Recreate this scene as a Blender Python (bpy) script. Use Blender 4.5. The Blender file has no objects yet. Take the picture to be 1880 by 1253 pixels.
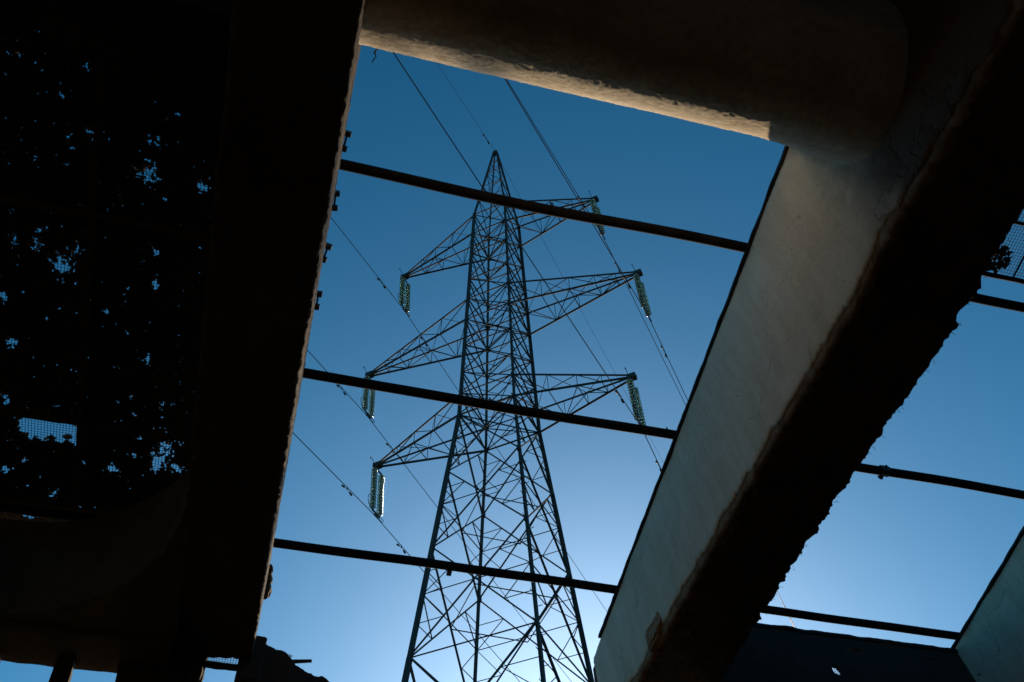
import bpy, bmesh, math, random
import numpy as np
from mathutils import Matrix, Vector, noise

random.seed(7)
rng = np.random.default_rng(11)
scene = bpy.context.scene
COL = scene.collection

# ------------------------------------------------------------------ camera, sky, sun, exposure
PITCH, ROLL = 0.832245, -0.029929
EYE = Vector((0.0, 0.0, 1.6))
cf = Vector((0, math.cos(PITCH), math.sin(PITCH)))
cr = Vector((1, 0, 0))
cu = cr.cross(cf)
r2 = cr * math.cos(ROLL) + cu * math.sin(ROLL)
u2 = -cr * math.sin(ROLL) + cu * math.cos(ROLL)
cam_data = bpy.data.cameras.new('camera')
cam = bpy.data.objects.new('camera', cam_data)
COL.objects.link(cam)
cam_data.sensor_width = 36.0
cam_data.lens = 35.0
cam_data.clip_start = 0.05
cam_data.clip_end = 6000.0
cam_data.dof.use_dof = True
cam_data.dof.focus_distance = 34.0
cam_data.dof.aperture_fstop = 14.0
cam.matrix_world = Matrix(((r2.x, u2.x, -cf.x, EYE.x), (r2.y, u2.y, -cf.y, EYE.y),
                           (r2.z, u2.z, -cf.z, EYE.z), (0, 0, 0, 1)))
scene.camera = cam

SUN_EL, SUN_AZ = math.radians(22.5), math.radians(5.0)
world = bpy.data.worlds.new('World')
scene.world = world
world.use_nodes = True
wn = world.node_tree
bg = wn.nodes['Background']
sky = wn.nodes.new('ShaderNodeTexSky')
sky.sky_type = 'NISHITA'
sky.sun_disc = False
sky.sun_elevation = SUN_EL
sky.sun_rotation = SUN_AZ
sky.air_density = 0.8
sky.dust_density = 0.70
sky.ozone_density = 6.5
hs = wn.nodes.new('ShaderNodeHueSaturation')
hs.inputs['Saturation'].default_value = 1.12
hs.inputs['Hue'].default_value = 0.471
gm_ = wn.nodes.new('ShaderNodeGamma')
gm_.inputs['Gamma'].default_value = 1.22
wn.links.new(sky.outputs[0], gm_.inputs['Color'])
wn.links.new(gm_.outputs[0], hs.inputs['Color'])
wn.links.new(hs.outputs[0], bg.inputs['Color'])
bg.inputs['Strength'].default_value = 0.072

sd = bpy.data.lights.new('sun', 'SUN')
sd.energy = 5.0
sd.angle = math.radians(0.53)
sd.color = (1.0, 0.75, 0.49)
so = bpy.data.objects.new('sun', sd)
COL.objects.link(so)
S = Vector((math.sin(SUN_AZ) * math.cos(SUN_EL), math.cos(SUN_AZ) * math.cos(SUN_EL), math.sin(SUN_EL)))
so.rotation_euler = S.to_track_quat('Z', 'Y').to_euler()
so.location = (0, 0, 60)

vs = scene.view_settings
vs.view_transform = 'Standard'
vs.look = 'None'
vs.gamma = 1.0
vs.exposure = 0.0
vs.use_curve_mapping = False

# ------------------------------------------------------------------ materials
def nmat(name):
    m = bpy.data.materials.new(name)
    m.use_nodes = True
    nt = m.node_tree
    return m, nt, nt.nodes['Principled BSDF']

def ramp(nt, fac, stops):
    r = nt.nodes.new('ShaderNodeValToRGB')
    e = r.color_ramp.elements
    e[0].position, e[0].color = stops[0][0], (*stops[0][1], 1)
    e[1].position, e[1].color = stops[-1][0], (*stops[-1][1], 1)
    for p, c in stops[1:-1]:
        k = e.new(p)
        k.color = (*c, 1)
    nt.links.new(fac, r.inputs[0])
    return r.outputs[0]

def tex_noise(nt, vec, scale, detail=6, rough=0.6, dist=0.0):
    n = nt.nodes.new('ShaderNodeTexNoise')
    n.inputs['Scale'].default_value = scale
    n.inputs['Detail'].default_value = detail
    n.inputs['Roughness'].default_value = rough
    n.inputs['Distortion'].default_value = dist
    nt.links.new(vec, n.inputs['Vector'])
    return n.outputs[0]

def mixc(nt, fac, a, b, mode='MIX'):
    m = nt.nodes.new('ShaderNodeMix')
    m.data_type = 'RGBA'
    m.blend_type = mode
    for sock, v in ((m.inputs[0], fac), (m.inputs[6], a), (m.inputs[7], b)):
        if isinstance(v, (int, float)):
            sock.default_value = v
        elif isinstance(v, tuple):
            sock.default_value = (*v, 1)
        else:
            nt.links.new(v, sock)
    return m.outputs[2]

def bump(nt, bs, h, dist, strength=1.0, prev=None):
    b = nt.nodes.new('ShaderNodeBump')
    b.inputs['Distance'].default_value = dist
    b.inputs['Strength'].default_value = strength
    nt.links.new(h, b.inputs['Height'])
    if prev is not None:
        nt.links.new(prev, b.inputs['Normal'])
    nt.links.new(b.outputs[0], bs.inputs['Normal'])
    return b.outputs[0]

def surf(name, stops, scale=6.0, rough=0.9, bumps=((40, 0.004),), detail=7, metallic=0.0, dist=0.3, spec=0.5):
    m, nt, bs = nmat(name)
    tc = nt.nodes.new('ShaderNodeTexCoord')
    v = tc.outputs['Object']
    c = ramp(nt, tex_noise(nt, v, scale, detail, 0.65, dist), stops)
    c2 = ramp(nt, tex_noise(nt, v, scale * 9, 4), [(0.3, (0.72, 0.72, 0.72)), (0.7, (1.1, 1.1, 1.1))])
    nt.links.new(mixc(nt, 1.0, c, c2, 'MULTIPLY'), bs.inputs['Base Color'])
    bs.inputs['Roughness'].default_value = rough
    bs.inputs['Metallic'].default_value = metallic
    bs.inputs['Specular IOR Level'].default_value = spec
    prev = None
    for sc_, d in bumps:
        prev = bump(nt, bs, tex_noise(nt, v, sc_, 6, 0.7), d, 1.0, prev)
    return m

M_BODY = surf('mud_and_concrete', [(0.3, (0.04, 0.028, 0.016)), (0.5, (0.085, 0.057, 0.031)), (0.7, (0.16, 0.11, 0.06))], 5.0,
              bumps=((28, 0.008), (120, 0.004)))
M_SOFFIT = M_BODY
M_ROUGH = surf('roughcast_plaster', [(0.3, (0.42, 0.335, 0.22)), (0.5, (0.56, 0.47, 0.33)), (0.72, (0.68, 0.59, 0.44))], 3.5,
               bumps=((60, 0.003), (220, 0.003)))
M_STEEL = surf('rusty_steel', [(0.3, (0.014, 0.011, 0.009)), (0.6, (0.03, 0.022, 0.017)), (0.8, (0.055, 0.032, 0.02))], 9.0, 0.95,
               bumps=((160, 0.001),), spec=0.1)
M_TAR = surf('black_flashing', [(0.3, (0.012, 0.012, 0.012)), (0.7, (0.035, 0.032, 0.03))], 14.0, 0.8)
M_MESH = surf('mesh_wire', [(0.3, (0.05, 0.05, 0.05)), (0.7, (0.11, 0.105, 0.1))], 30.0, 0.6, bumps=())
M_GALV = surf('galvanised_steel', [(0.3, (0.05, 0.058, 0.053)), (0.5, (0.075, 0.085, 0.079)), (0.7, (0.11, 0.12, 0.11))], 2.2, 0.9,
              bumps=((60, 0.001),), spec=0.15)
M_COND = surf('conductor_strand', [(0.3, (0.05, 0.05, 0.05)), (0.7, (0.09, 0.09, 0.09))], 20.0, 0.5, bumps=(), metallic=0.3)
M_FIT = surf('iron_fitting', [(0.3, (0.03, 0.03, 0.03)), (0.7, (0.07, 0.065, 0.06))], 20.0, 0.55, bumps=())
M_BRICK = surf('old_brick', [(0.3, (0.30, 0.15, 0.06)), (0.55, (0.50, 0.30, 0.14)), (0.75, (0.60, 0.42, 0.25))], 16.0)
M_EARTH = surf('packed_earth', [(0.3, (0.03, 0.023, 0.015)), (0.55, (0.05, 0.038, 0.025)), (0.75, (0.08, 0.06, 0.04))], 0.8,
               bumps=((9, 0.02), (60, 0.006)))
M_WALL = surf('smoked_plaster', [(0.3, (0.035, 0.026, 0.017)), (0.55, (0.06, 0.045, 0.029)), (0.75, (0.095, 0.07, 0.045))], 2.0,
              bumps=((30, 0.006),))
M_UNDER = surf('ochre_undercoat', [(0.3, (0.17, 0.085, 0.03)), (0.5, (0.36, 0.215, 0.095)), (0.68, (0.56, 0.41, 0.24))], 14.0,
               bumps=((35, 0.006), (140, 0.003)))
M_LINTEL = surf('brown_render', [(0.3, (0.10, 0.078, 0.045)), (0.55, (0.16, 0.125, 0.073)), (0.75, (0.22, 0.175, 0.105))], 2.5,
                bumps=((30, 0.004),))
M_SHELL = surf('earth_render', [(0.3, (0.20, 0.15, 0.10)), (0.55, (0.30, 0.235, 0.16)), (0.75, (0.40, 0.32, 0.225))], 1.5,
               bumps=((30, 0.006),))
M_WOOD = surf('grey_wood', [(0.3, (0.05, 0.04, 0.03)), (0.7, (0.11, 0.085, 0.06))], 12.0)

def plaster():
    m, nt, bs = nmat('white_plaster')
    v = nt.nodes.new('ShaderNodeTexCoord').outputs['Object']
    base = ramp(nt, tex_noise(nt, v, 3.0, 7, 0.65, 0.4),
                [(0.28, (0.80, 0.665, 0.45)), (0.5, (0.90, 0.765, 0.53)), (0.72, (0.92, 0.81, 0.59))])
    # rain streaks running down the face
    mp = nt.nodes.new('ShaderNodeMapping')
    mp.inputs['Scale'].default_value = (1, 6, 0.9)
    nt.links.new(v, mp.inputs[0])
    st = ramp(nt, tex_noise(nt, mp.outputs[0], 3.0, 5), [(0.35, (0.80, 0.76, 0.68)), (0.62, (1, 1, 1))])
    c = mixc(nt, 0.55, base, st, 'MULTIPLY')
    # darker brown tone over the near end, its edge broken by noise
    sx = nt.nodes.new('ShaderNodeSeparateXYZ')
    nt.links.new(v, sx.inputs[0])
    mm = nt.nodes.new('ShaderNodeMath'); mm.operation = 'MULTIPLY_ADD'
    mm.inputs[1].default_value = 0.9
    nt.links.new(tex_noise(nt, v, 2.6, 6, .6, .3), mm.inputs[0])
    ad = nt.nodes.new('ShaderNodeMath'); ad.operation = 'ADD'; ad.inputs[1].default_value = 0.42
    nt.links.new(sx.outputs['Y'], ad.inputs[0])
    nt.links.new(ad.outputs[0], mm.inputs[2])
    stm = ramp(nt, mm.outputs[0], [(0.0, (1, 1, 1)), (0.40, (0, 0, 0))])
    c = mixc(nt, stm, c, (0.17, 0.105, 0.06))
    # fine pits and spatter
    sp = ramp(nt, tex_noise(nt, v, 95, 3, 0.75), [(0.33, (0.35, 0.30, 0.24)), (0.40, (1, 1, 1))])
    msk = ramp(nt, tex_noise(nt, v, 3.2, 3), [(0.42, (0.12, 0.12, 0.12)), (0.56, (1, 1, 1))])
    c = mixc(nt, msk, c, mixc(nt, 1.0, c, sp, 'MULTIPLY'))
    # hairline cracks: edges of large distorted cells
    dn = nt.nodes.new('ShaderNodeTexNoise')
    dn.inputs['Scale'].default_value = 4.0
    dn.inputs['Detail'].default_value = 6
    nt.links.new(v, dn.inputs['Vector'])
    va = nt.nodes.new('ShaderNodeVectorMath')
    va.operation = 'MULTIPLY_ADD'
    va.inputs[1].default_value = (0.22, 0.22, 0.22)
    nt.links.new(dn.outputs['Color'], va.inputs[0])
    nt.links.new(v, va.inputs[2])
    vo = nt.nodes.new('ShaderNodeTexVoronoi')
    vo.feature = 'DISTANCE_TO_EDGE'
    vo.inputs['Scale'].default_value = 1.5
    nt.links.new(va.outputs[0], vo.inputs['Vector'])
    cr_ = ramp(nt, vo.outputs['Distance'], [(0.0, (0, 0, 0)), (0.0045, (1, 1, 1))])
    gm = ramp(nt, tex_noise(nt, v, 2.4, 4), [(0.42, (0, 0, 0)), (0.5, (1, 1, 1))])
    crk = mixc(nt, gm, cr_, (1.0, 1.0, 1.0))
    c = mixc(nt, 1.0, c, mixc(nt, crk, (0.74, 0.67, 0.58), (1.0, 1.0, 1.0)), 'MULTIPLY')
    nt.links.new(c, bs.inputs['Base Color'])
    bs.inputs['Roughness'].default_value = 0.85
    n1 = bump(nt, bs, tex_noise(nt, v, 18, 5), 0.004)
    n2 = bump(nt, bs, tex_noise(nt, v, 150, 4), 0.0012, 1.0, n1)
    bump(nt, bs, crk, 0.003, 1.0, n2)
    return m
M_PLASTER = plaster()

def glass():
    m, nt, bs = nmat('green_insulator_glass')
    v = nt.nodes.new('ShaderNodeTexCoord').outputs['Object']
    c = ramp(nt, tex_noise(nt, v, 7, 3), [(0.3, (0.26, 0.55, 0.54)), (0.7, (0.40, 0.70, 0.68))])
    nt.links.new(c, bs.inputs['Base Color'])
    bs.inputs['Roughness'].default_value = 0.18
    bs.inputs['IOR'].default_value = 1.5
    bs.inputs['Transmission Weight'].default_value = 0.72
    return m
M_GLASS = glass()

def leafmat():
    m, nt, bs = nmat('dead_leaf')
    gi = nt.nodes.new('ShaderNodeNewGeometry')
    c = ramp(nt, gi.outputs['Random Per Island'], [(0.0, (0.035, 0.026, 0.015)), (0.5, (0.075, 0.052, 0.026)), (1.0, (0.06, 0.062, 0.024))])
    nt.links.new(c, bs.inputs['Base Color'])
    bs.inputs['Roughness'].default_value = 0.8
    return m
M_LEAF = leafmat()

# ------------------------------------------------------------------ helpers
def mesh(name, verts, faces, mat, smooth=False):
    me = bpy.data.meshes.new(name)
    me.from_pydata([tuple(v) for v in verts], [], [tuple(f) for f in faces])
    me.update()
    me.materials.append(mat)
    if smooth:
        me.polygons.foreach_set('use_smooth', [True] * len(me.polygons))
    return me

def link(name, data, parent=None, mw=None):
    o = bpy.data.objects.new(name, data)
    COL.objects.link(o)
    if parent is not None:
        o.parent = parent
    if mw is not None:
        o.matrix_local = mw
    return o

def tag(o, label=None, cat=None, group=None, kind=None):
    if label: o['label'] = label
    if cat: o['category'] = cat
    if group: o['group'] = group
    if kind: o['kind'] = kind
    return o

# roof frame: s along the pipes (level), t down the slope away from the camera, n square to the roof
TH = math.radians(14.4354)
Cs = Vector((0.961232, 0.275741, 0.0))
Ct = Vector((-0.267036, 0.930885, -0.249289))
Cn = Vector((-0.068739, 0.239624, 0.968429))
Bh = Vector((-0.275741, 0.961232, 0.0))       # level heading of the beams
ROOF = Matrix(((Cs.x, Ct.x, Cn.x, EYE.x), (Cs.y, Ct.y, Cn.y, EYE.y), (Cs.z, Ct.z, Cn.z, EYE.z), (0, 0, 0, 1)))
def R(s, t, n):
    return EYE + Cs * s + Ct * t + Cn * n
def roof_at(s, t, n):
    return ROOF @ Matrix.Translation((s, t, n))
def rthing(name, label, cat, o, group=None):
    e = link(name, None, None, roof_at(*o))
    return tag(e, label, cat, group)
def rel(vs, o):
    return [(v[0] - o[0], v[1] - o[1], v[2] - o[2]) for v in vs]

def box_vf(x0, x1, y0, y1, z0, z1):
    v = [(x0, y0, z0), (x1, y0, z0), (x1, y1, z0), (x0, y1, z0), (x0, y0, z1), (x1, y0, z1), (x1, y1, z1), (x0, y1, z1)]
    f = [(0, 3, 2, 1), (4, 5, 6, 7), (0, 1, 5, 4), (1, 2, 6, 5), (2, 3, 7, 6), (3, 0, 4, 7)]
    return v, f

def fbm(x, y, z, sc, oct_=4):
    return noise.fractal(Vector((x * sc, y * sc, z * sc)), 0.9, 2.1, oct_)

def tube_vf(pts, rad, k=8, squash=1.0):
    verts, faces = [], []
    n = len(pts)
    P = [Vector(p) for p in pts]
    up = Vector((0, 0, 1))
    for i, p in enumerate(P):
        d = (P[min(i + 1, n - 1)] - P[max(i - 1, 0)]).normalized()
        a = d.cross(up)
        if a.length < 1e-3: a = d.cross(Vector((1, 0, 0)))
        a.normalize()
        b = a.cross(d)
        r_ = rad[i] if isinstance(rad, (list, tuple)) else rad
        for j in range(k):
            q = 2 * math.pi * j / k
            verts.append(p + a * (math.cos(q) * r_) + b * (math.sin(q) * r_ * squash))
    for i in range(n - 1):
        for j in range(k):
            faces.append((i * k + j, i * k + (j + 1) % k, (i + 1) * k + (j + 1) % k, (i + 1) * k + j))
    faces.append(tuple(range(k))[::-1])
    faces.append(tuple((n - 1) * k + j for j in range(k)))
    return verts, faces

def rough_box(dx, dy, dz, step, amp, seed, sc=9.0, edge=1.0):
    """a box centred on the origin, cut fine and knocked about"""
    bm = bmesh.new()
    nx, ny, nz = (max(1, int(d / step)) for d in (dx, dy, dz))
    idx = {}
    def V(i, j, k):
        key = (i, j, k)
        if key not in idx:
            x, y, z = (i / nx - .5) * dx, (j / ny - .5) * dy, (k / nz - .5) * dz
            on = (i in (0, nx)) + (j in (0, ny)) + (k in (0, nz))
            a = amp * (1 + edge * (on - 1))
            d = noise.noise_vector(Vector((x * sc + seed, y * sc, z * sc))) * a
            d += noise.noise_vector(Vector((x * sc * 3.3, y * sc * 3.3 + seed, z * sc * 3.3))) * a * .5
            sh = Vector((-math.copysign(1, x) if i in (0, nx) else 0, -math.copysign(1, y) if j in (0, ny) else 0,
                         -math.copysign(1, z) if k in (0, nz) else 0)) * a * .4 * (on > 1)
            idx[key] = bm.verts.new(Vector((x, y, z)) + d + sh)
        return idx[key]
    for i in range(nx):
        for j in range(ny):
            bm.faces.new((V(i, j, 0), V(i, j + 1, 0), V(i + 1, j + 1, 0), V(i + 1, j, 0)))
            bm.faces.new((V(i, j, nz), V(i + 1, j, nz), V(i + 1, j + 1, nz), V(i, j + 1, nz)))
    for i in range(nx):
        for k in range(nz):
            bm.faces.new((V(i, 0, k), V(i + 1, 0, k), V(i + 1, 0, k + 1), V(i, 0, k + 1)))
            bm.faces.new((V(i, ny, k), V(i, ny, k + 1), V(i + 1, ny, k + 1), V(i + 1, ny, k)))
    for j in range(ny):
        for k in range(nz):
            bm.faces.new((V(0, j, k), V(0, j, k + 1), V(0, j + 1, k + 1), V(0, j + 1, k)))
            bm.faces.new((V(nx, j, k), V(nx, j + 1, k), V(nx, j + 1, k + 1), V(nx, j, k + 1)))
    return bm

def bm_obj(name, bm, mat, parent=None, mw=None):
    me = bpy.data.meshes.new(name)
    bm.to_mesh(me)
    bm.free()
    me.materials.append(mat)
    return link(name, me, parent, mw)

def chunk(name, size, mat, parent, mw, seed, amp=0.35):
    bm = bmesh.new()
    bmesh.ops.create_icosphere(bm, subdivisions=3, radius=1.0)
    for v in bm.verts:
        d = noise.fractal(v.co * 1.3 + Vector((seed, 0, 0)), 0.8, 2.0, 4)
        # facet it a little: stone and mortar break flat
        v.co *= 1.0 + amp * d
        m_ = max(abs(v.co.x), abs(v.co.y), abs(v.co.z))
        v.co *= 0.55 + 0.45 / max(m_, .3)
        v.co = Vector((v.co.x * size[0], v.co.y * size[1], v.co.z * size[2]))
    return bm_obj(name, bm, mat, parent, mw)

# ------------------------------------------------------------------ ground and the shell of the ruin
v, f = box_vf(-2500, 2500, -2500, 2500, -0.4, 0.0)
o = link('ground', mesh('ground', v, f, M_EARTH)); tag(o, kind='structure')
HALL = Matrix(((Cs.x, Bh.x, 0, 0), (Cs.y, Bh.y, 0, 0), (0, 0, 1, 0), (0, 0, 0, 1)))   # u, v, z of the hall
def shell(name, x0, x1, y0, y1, z0, z1):
    v, f = box_vf(x0, x1, y0, y1, z0, z1)
    tag(link(name, mesh(name, v, f, {'floor': M_EARTH, 'wall_left': M_SHELL}.get(name, M_WALL)), None, HALL), kind='structure')
shell('floor', -5.0, 6.6, -4.0, 4.4, -0.2, 0.02)
shell('wall_left', -5.0, -4.7, -4.0, 4.6, 0.0, 5.6)
shell('wall_right', 6.3, 6.6, -4.0, 4.6, 0.0, 4.6)
shell('wall_back', -4.7, 6.3, -4.3, -4.0, 0.0, 6.6)
shell('front_light_blocker', -4.7, 6.3, 4.35, 4.6, 0.0, 3.1)  # unseen low wall, added to keep outside ground light off the soffits
def slab(name, s0, s1, t0, t1, n0, n1):
    v, f = box_vf(s0, s1, t0, t1, n0, n1)
    tag(link(name, mesh(name, v, f, M_WALL), None, ROOF), kind='structure')
slab('ceiling_back', -4.7, 6.3, -5.0, 0.02, 4.005, 4.12)
slab('ceiling_left', -4.7, -2.45, 0.03, 3.4, 4.005, 4.12)

# ------------------------------------------------------------------ roof beams
NB_T = [-2.0, -1.0, 0.0, .42, .61, .87, 1.16, 1.69, 2.46, 3.33, 4.3]
NB_N = [2.66, 2.72, 2.83, 2.89, 2.93, 2.985, 3.0, 3.11, 3.255, 3.39, 3.55]
def nb(t):
    return float(np.interp(t, NB_T, NB_N))
N_TOP = 3.965

def beam_body(s0, s1, t0, t1, seed, aL=.010, aS=.016, aR=.016, cornL=.05, cornR=.03, broken_end=0.06, dt=.016):
    nt_ = int((t1 - t0) / dt)
    side, sof, cor = 30, 22, 6
    verts, faces = [], []
    K = None
    for i in range(nt_ + 1):
        t = t0 + (t1 - t0) * i / nt_
        b = nb(t)
        ring = []
        for k in range(side):                                   # left side, top to bottom
            ring.append((s0, N_TOP + (b + cornL - N_TOP) * k / side, aL * (1 + 1.2 * max(0, k / side - .8) * 5), -1, 0))
        for k in range(cor):
            q = math.pi / 2 * k / cor
            ring.append((s0 + cornL * (1 - math.cos(q)), b + cornL * (1 - math.sin(q)), aL * 2.2, -math.cos(q), -math.sin(q)))
        for k in range(sof):
            ring.append((s0 + cornL + (s1 - cornR - s0 - cornL) * k / sof, b, aS, 0, -1))
        for k in range(cor):
            q = math.pi / 2 * k / cor
            ring.append((s1 - cornR + cornR * math.sin(q), b + cornR * (1 - math.cos(q)), aR * 1.5, math.sin(q), -math.cos(q)))
        for k in range(side + 1):
            ring.append((s1, b + cornR + (N_TOP - b - cornR) * k / side, aR, 1, 0))
        K = len(ring)
        for (s, n, a, ns, nn) in ring:
            vor = noise.voronoi(Vector((s * 8 + seed, t * 8, n * 8)))[0]
            mod = .35 + 1.5 * max(0.0, noise.noise(Vector((t * 2.3, seed, n * 2.0))) + .25)
            d = ((vor[1] - vor[0] - .3) * .8 + fbm(s, t + seed, n, 24, 4) * .7) * mod + fbm(s, t + seed, n, 70, 3) * .4
            chip = max(0.0, fbm(s - seed, t * 1.0, n, 5.0, 3) - .35) * -1.2
            d = a * (d + chip)
            te = t + (broken_end * fbm(s * 1.0, n, seed, 9, 4) if i == nt_ else 0)
            verts.append((s + ns * d, te, n + nn * d))
    for i in range(nt_):
        for k in range(K - 1):
            a, b_ = i * K + k, i * K + k + 1
            faces.append((a, b_, b_ + K, a + K))
        faces.append((i * K + K - 1, i * K, (i + 1) * K, (i + 1) * K + K - 1))
    faces.append(tuple(range(K))[::-1])
    faces.append(tuple(nt_ * K + k for k in range(K)))
    return verts, faces

def plaster_skin(s, t0, t1, seed, thick=.016, lo_gap=.040, rag=.022):
    """render coat on the left side of a beam, its lower edge broken away"""
    nt_, nk = int((t1 - t0) / .012), 44
    verts, faces = [], []
    for i in range(nt_ + 1):
        t = t0 + (t1 - t0) * i / nt_
        low = nb(t) + lo_gap + rag * (.45 * fbm(t, seed, 0, 3.2, 3) + .8 * fbm(t, 0, seed, 11, 4) + .5 * fbm(t, seed, seed, 50, 3))
        for k in range(nk + 1):
            q = k / nk
            n = N_TOP + .017 + (low - N_TOP - .017) * q
            d = .004 * fbm(t, n, seed, 3, 3) + .0012 * fbm(t, n, seed, 22, 3)
            edge = max(0, (q - .955) / .045)
            verts.append((s + d + thick * edge ** 2 * .8, t, n))
        verts.append((s + thick + .03, t, low + .004))
        verts.append((s + thick + .03, t, N_TOP + .017))
    K = nk + 3
    for i in range(nt_):
        for k in range(K):
            k2 = (k + 1) % K
            faces.append((i * K + k, i * K + k2, (i + 1) * K + k2, (i + 1) * K + k))
    faces.append(tuple(range(K))[::-1])
    faces.append(tuple(nt_ * K + k for k in range(K)))
    return verts, faces

def flashing(s0, s1, t0, t1, n0, n1, seed, amp=.004):
    nt_ = int((t1 - t0) / .02)
    verts, faces = [], []
    for i in range(nt_ + 1):
        t = t0 + (t1 - t0) * i / nt_
        d = amp * fbm(t, seed, 0, 9, 4)
        e = amp * 1.5 * fbm(t, 0, seed, 6, 4)
        verts += [(s0 + d, t, n0 + e), (s1, t, n0 + e), (s1, t, n1), (s0 + d, t, n1)]
    for i in range(nt_):
        for k in range(4):
            faces.append((i * 4 + k, i * 4 + (k + 1) % 4, i * 4 + 4 + (k + 1) % 4, i * 4 + 4 + k))
    faces += [(3, 2, 1, 0), tuple(nt_ * 4 + k for k in range(4))]
    return verts, faces

def add_part(name, vf, mat, parent, o, smooth=False, mw=None):
    v, f = vf
    return link(name, mesh(name, rel(v, o), f, mat, smooth), parent, mw)

# left beam (camera stands right under its right edge)
o_ = (-0.22, 1.4, 3.0)
bl = rthing('roof_beam', 'wide black roof beam left of the pylon, crumbling edge against the sky', 'beam', o_)
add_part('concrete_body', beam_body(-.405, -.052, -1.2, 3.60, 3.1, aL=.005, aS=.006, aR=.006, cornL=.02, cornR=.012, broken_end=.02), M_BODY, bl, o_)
# middle beam
o_ = (1.98, 1.4, 3.0)
bmid = rthing('roof_beam', 'thick roof beam with white plastered side and ragged dark underside', 'beam', o_)
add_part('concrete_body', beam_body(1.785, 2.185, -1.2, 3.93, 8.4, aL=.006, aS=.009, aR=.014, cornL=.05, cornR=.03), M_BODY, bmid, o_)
add_part('undercoat', plaster_skin(1.778, -1.2, 3.88, 5.9, .012, .010, .014), M_UNDER, bmid, o_, True)
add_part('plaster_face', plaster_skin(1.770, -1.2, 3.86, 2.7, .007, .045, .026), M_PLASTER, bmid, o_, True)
add_part('metal_flashing', flashing(1.757, 1.84, .80, 3.71, 3.9845, 3.998, 1.0), M_TAR, bmid, o_)
# right beam
o_ = (4.05, 1.4, 3.0)
br = rthing('roof_beam', 'white plastered roof beam cut off by the lower right corner', 'beam', o_)
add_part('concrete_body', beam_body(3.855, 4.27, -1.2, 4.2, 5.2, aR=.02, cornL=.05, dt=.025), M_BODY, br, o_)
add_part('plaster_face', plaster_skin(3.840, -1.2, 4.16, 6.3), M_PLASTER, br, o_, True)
add_part('metal_flashing', flashing(3.827, 3.91, .80, 3.52, 3.9845, 3.998, 4.0), M_TAR, br, o_)

# brick knocked loose in the lower edge of the middle beam
bm = rough_box(.07, .17, .105, .012, .012, 6.6, sc=13, edge=1.3)
q = bm_obj('exposed_brick', bm, M_BRICK, bmid, Matrix.Translation((1.785 - 1.98, 3.10 - 1.4, 3.425 - 3.0)) @ Matrix.Rotation(-.2, 4, 'X') @ Matrix.Rotation(.16, 4, 'Z'))
tag(q, 'broken orange brick stuck in the lower edge')

# straw standing out of the mud along the right edge
def straw(tA, tB, count, s_edge, seed):
    rr = random.Random(seed)
    verts, faces = [], []
    for _ in range(count):
        t = rr.uniform(tA, tB)
        n = nb(t) + rr.uniform(-.005, .09)
        L = rr.uniform(.004, .014)
        d = Vector((rr.uniform(.4, 1), rr.uniform(-.7, .7), rr.uniform(-1.0, .3))).normalized() * L
        p = Vector((s_edge - .012, t, n))
        v, f = tube_vf([p, p + d * .6, p + d + Vector((0, 0, -.006))], [.0012, .001, .0006], 3)
        off = len(verts)
        verts += v
        faces += [tuple(i + off for i in q) for q in f]
    return verts, faces
o_ = (1.98, 1.4, 3.0)
q = add_part('straw_fringe', straw(.6, 3.7, 240, 2.19, 3), M_WOOD, bmid, o_)
tag(q, kind='stuff')

# ------------------------------------------------------------------ cross beams over the near end
PROF = [(.22, 3.99), (.222, 3.80), (.235, 3.60), (.28, 3.45), (.37, 3.35), (.47, 3.295), (.54, 3.285), (.64, 3.322), (.70, 3.377),
        (.742, 3.455), (.772, 3.60), (.80, 3.80), (.83, 3.99)]
def smooth_profile(P, m):
    P = [Vector((a, b, 0)) for a, b in P]
    out = []
    for i in range(len(P) - 1):
        p0, p1, p2, p3 = P[max(i - 1, 0)], P[i], P[i + 1], P[min(i + 2, len(P) - 1)]
        for k in range(m):
            x = k / m
            out.append(0.5 * ((2 * p1) + (p2 - p0) * x + (2 * p0 - 5 * p1 + 4 * p2 - p3) * x * x + (3 * p1 - p0 - 3 * p2 + p3) * x ** 3))
    out.append(P[-1])
    return [(p.x, p.y) for p in out]
def cross_beam(s0, s1, seed, ds=.008, m=11, swell=0.0, amp=1.0):
    pr = smooth_profile(PROF, m)
    ns = int((s1 - s0) / ds)
    K = len(pr)
    verts, faces = [], []
    for i in range(ns + 1):
        s = s0 + (s1 - s0) * i / ns
        for k, (t, n) in enumerate(pr):
            a, b = pr[max(k - 1, 0)], pr[min(k + 1, K - 1)]
            d = Vector((b[0] - a[0], b[1] - a[1])).normalized()
            nt_, nn = d.y, -d.x                     # outward
            h = .003 * fbm(s + seed, t, n, 3, 2) + .0010 * fbm(s, t + seed, n, 26, 3) + .0022 * fbm(s, t, n + seed, 120, 2)
            h *= amp
            h += swell * max(0.0, (s - (s1 - .42)) / .42) ** 1.6
            verts.append((s, t + nt_ * h, n + nn * h))
    for i in range(ns):
        for k in range(K - 1):
            faces.append((i * K + k, i * K + k + 1, (i + 1) * K + k + 1, (i + 1) * K + k))
        faces.append((i * K + K - 1, i * K, (i + 1) * K, (i + 1) * K + K - 1))
    faces.append(tuple(range(K))[::-1])
    faces.append(tuple(ns * K + k for k in range(K)))
    return verts, faces
o_ = (.86, .53, 3.3)
xc = rthing('cross_beam', 'rounded plaster cross beam overhead with a sunlit lower edge', 'beam', o_)
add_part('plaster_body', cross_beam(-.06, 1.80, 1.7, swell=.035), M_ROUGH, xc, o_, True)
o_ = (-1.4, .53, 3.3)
xl = rthing('cross_beam', 'dark cross beam above the mesh covered bay in the upper left corner', 'beam', o_)
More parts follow.
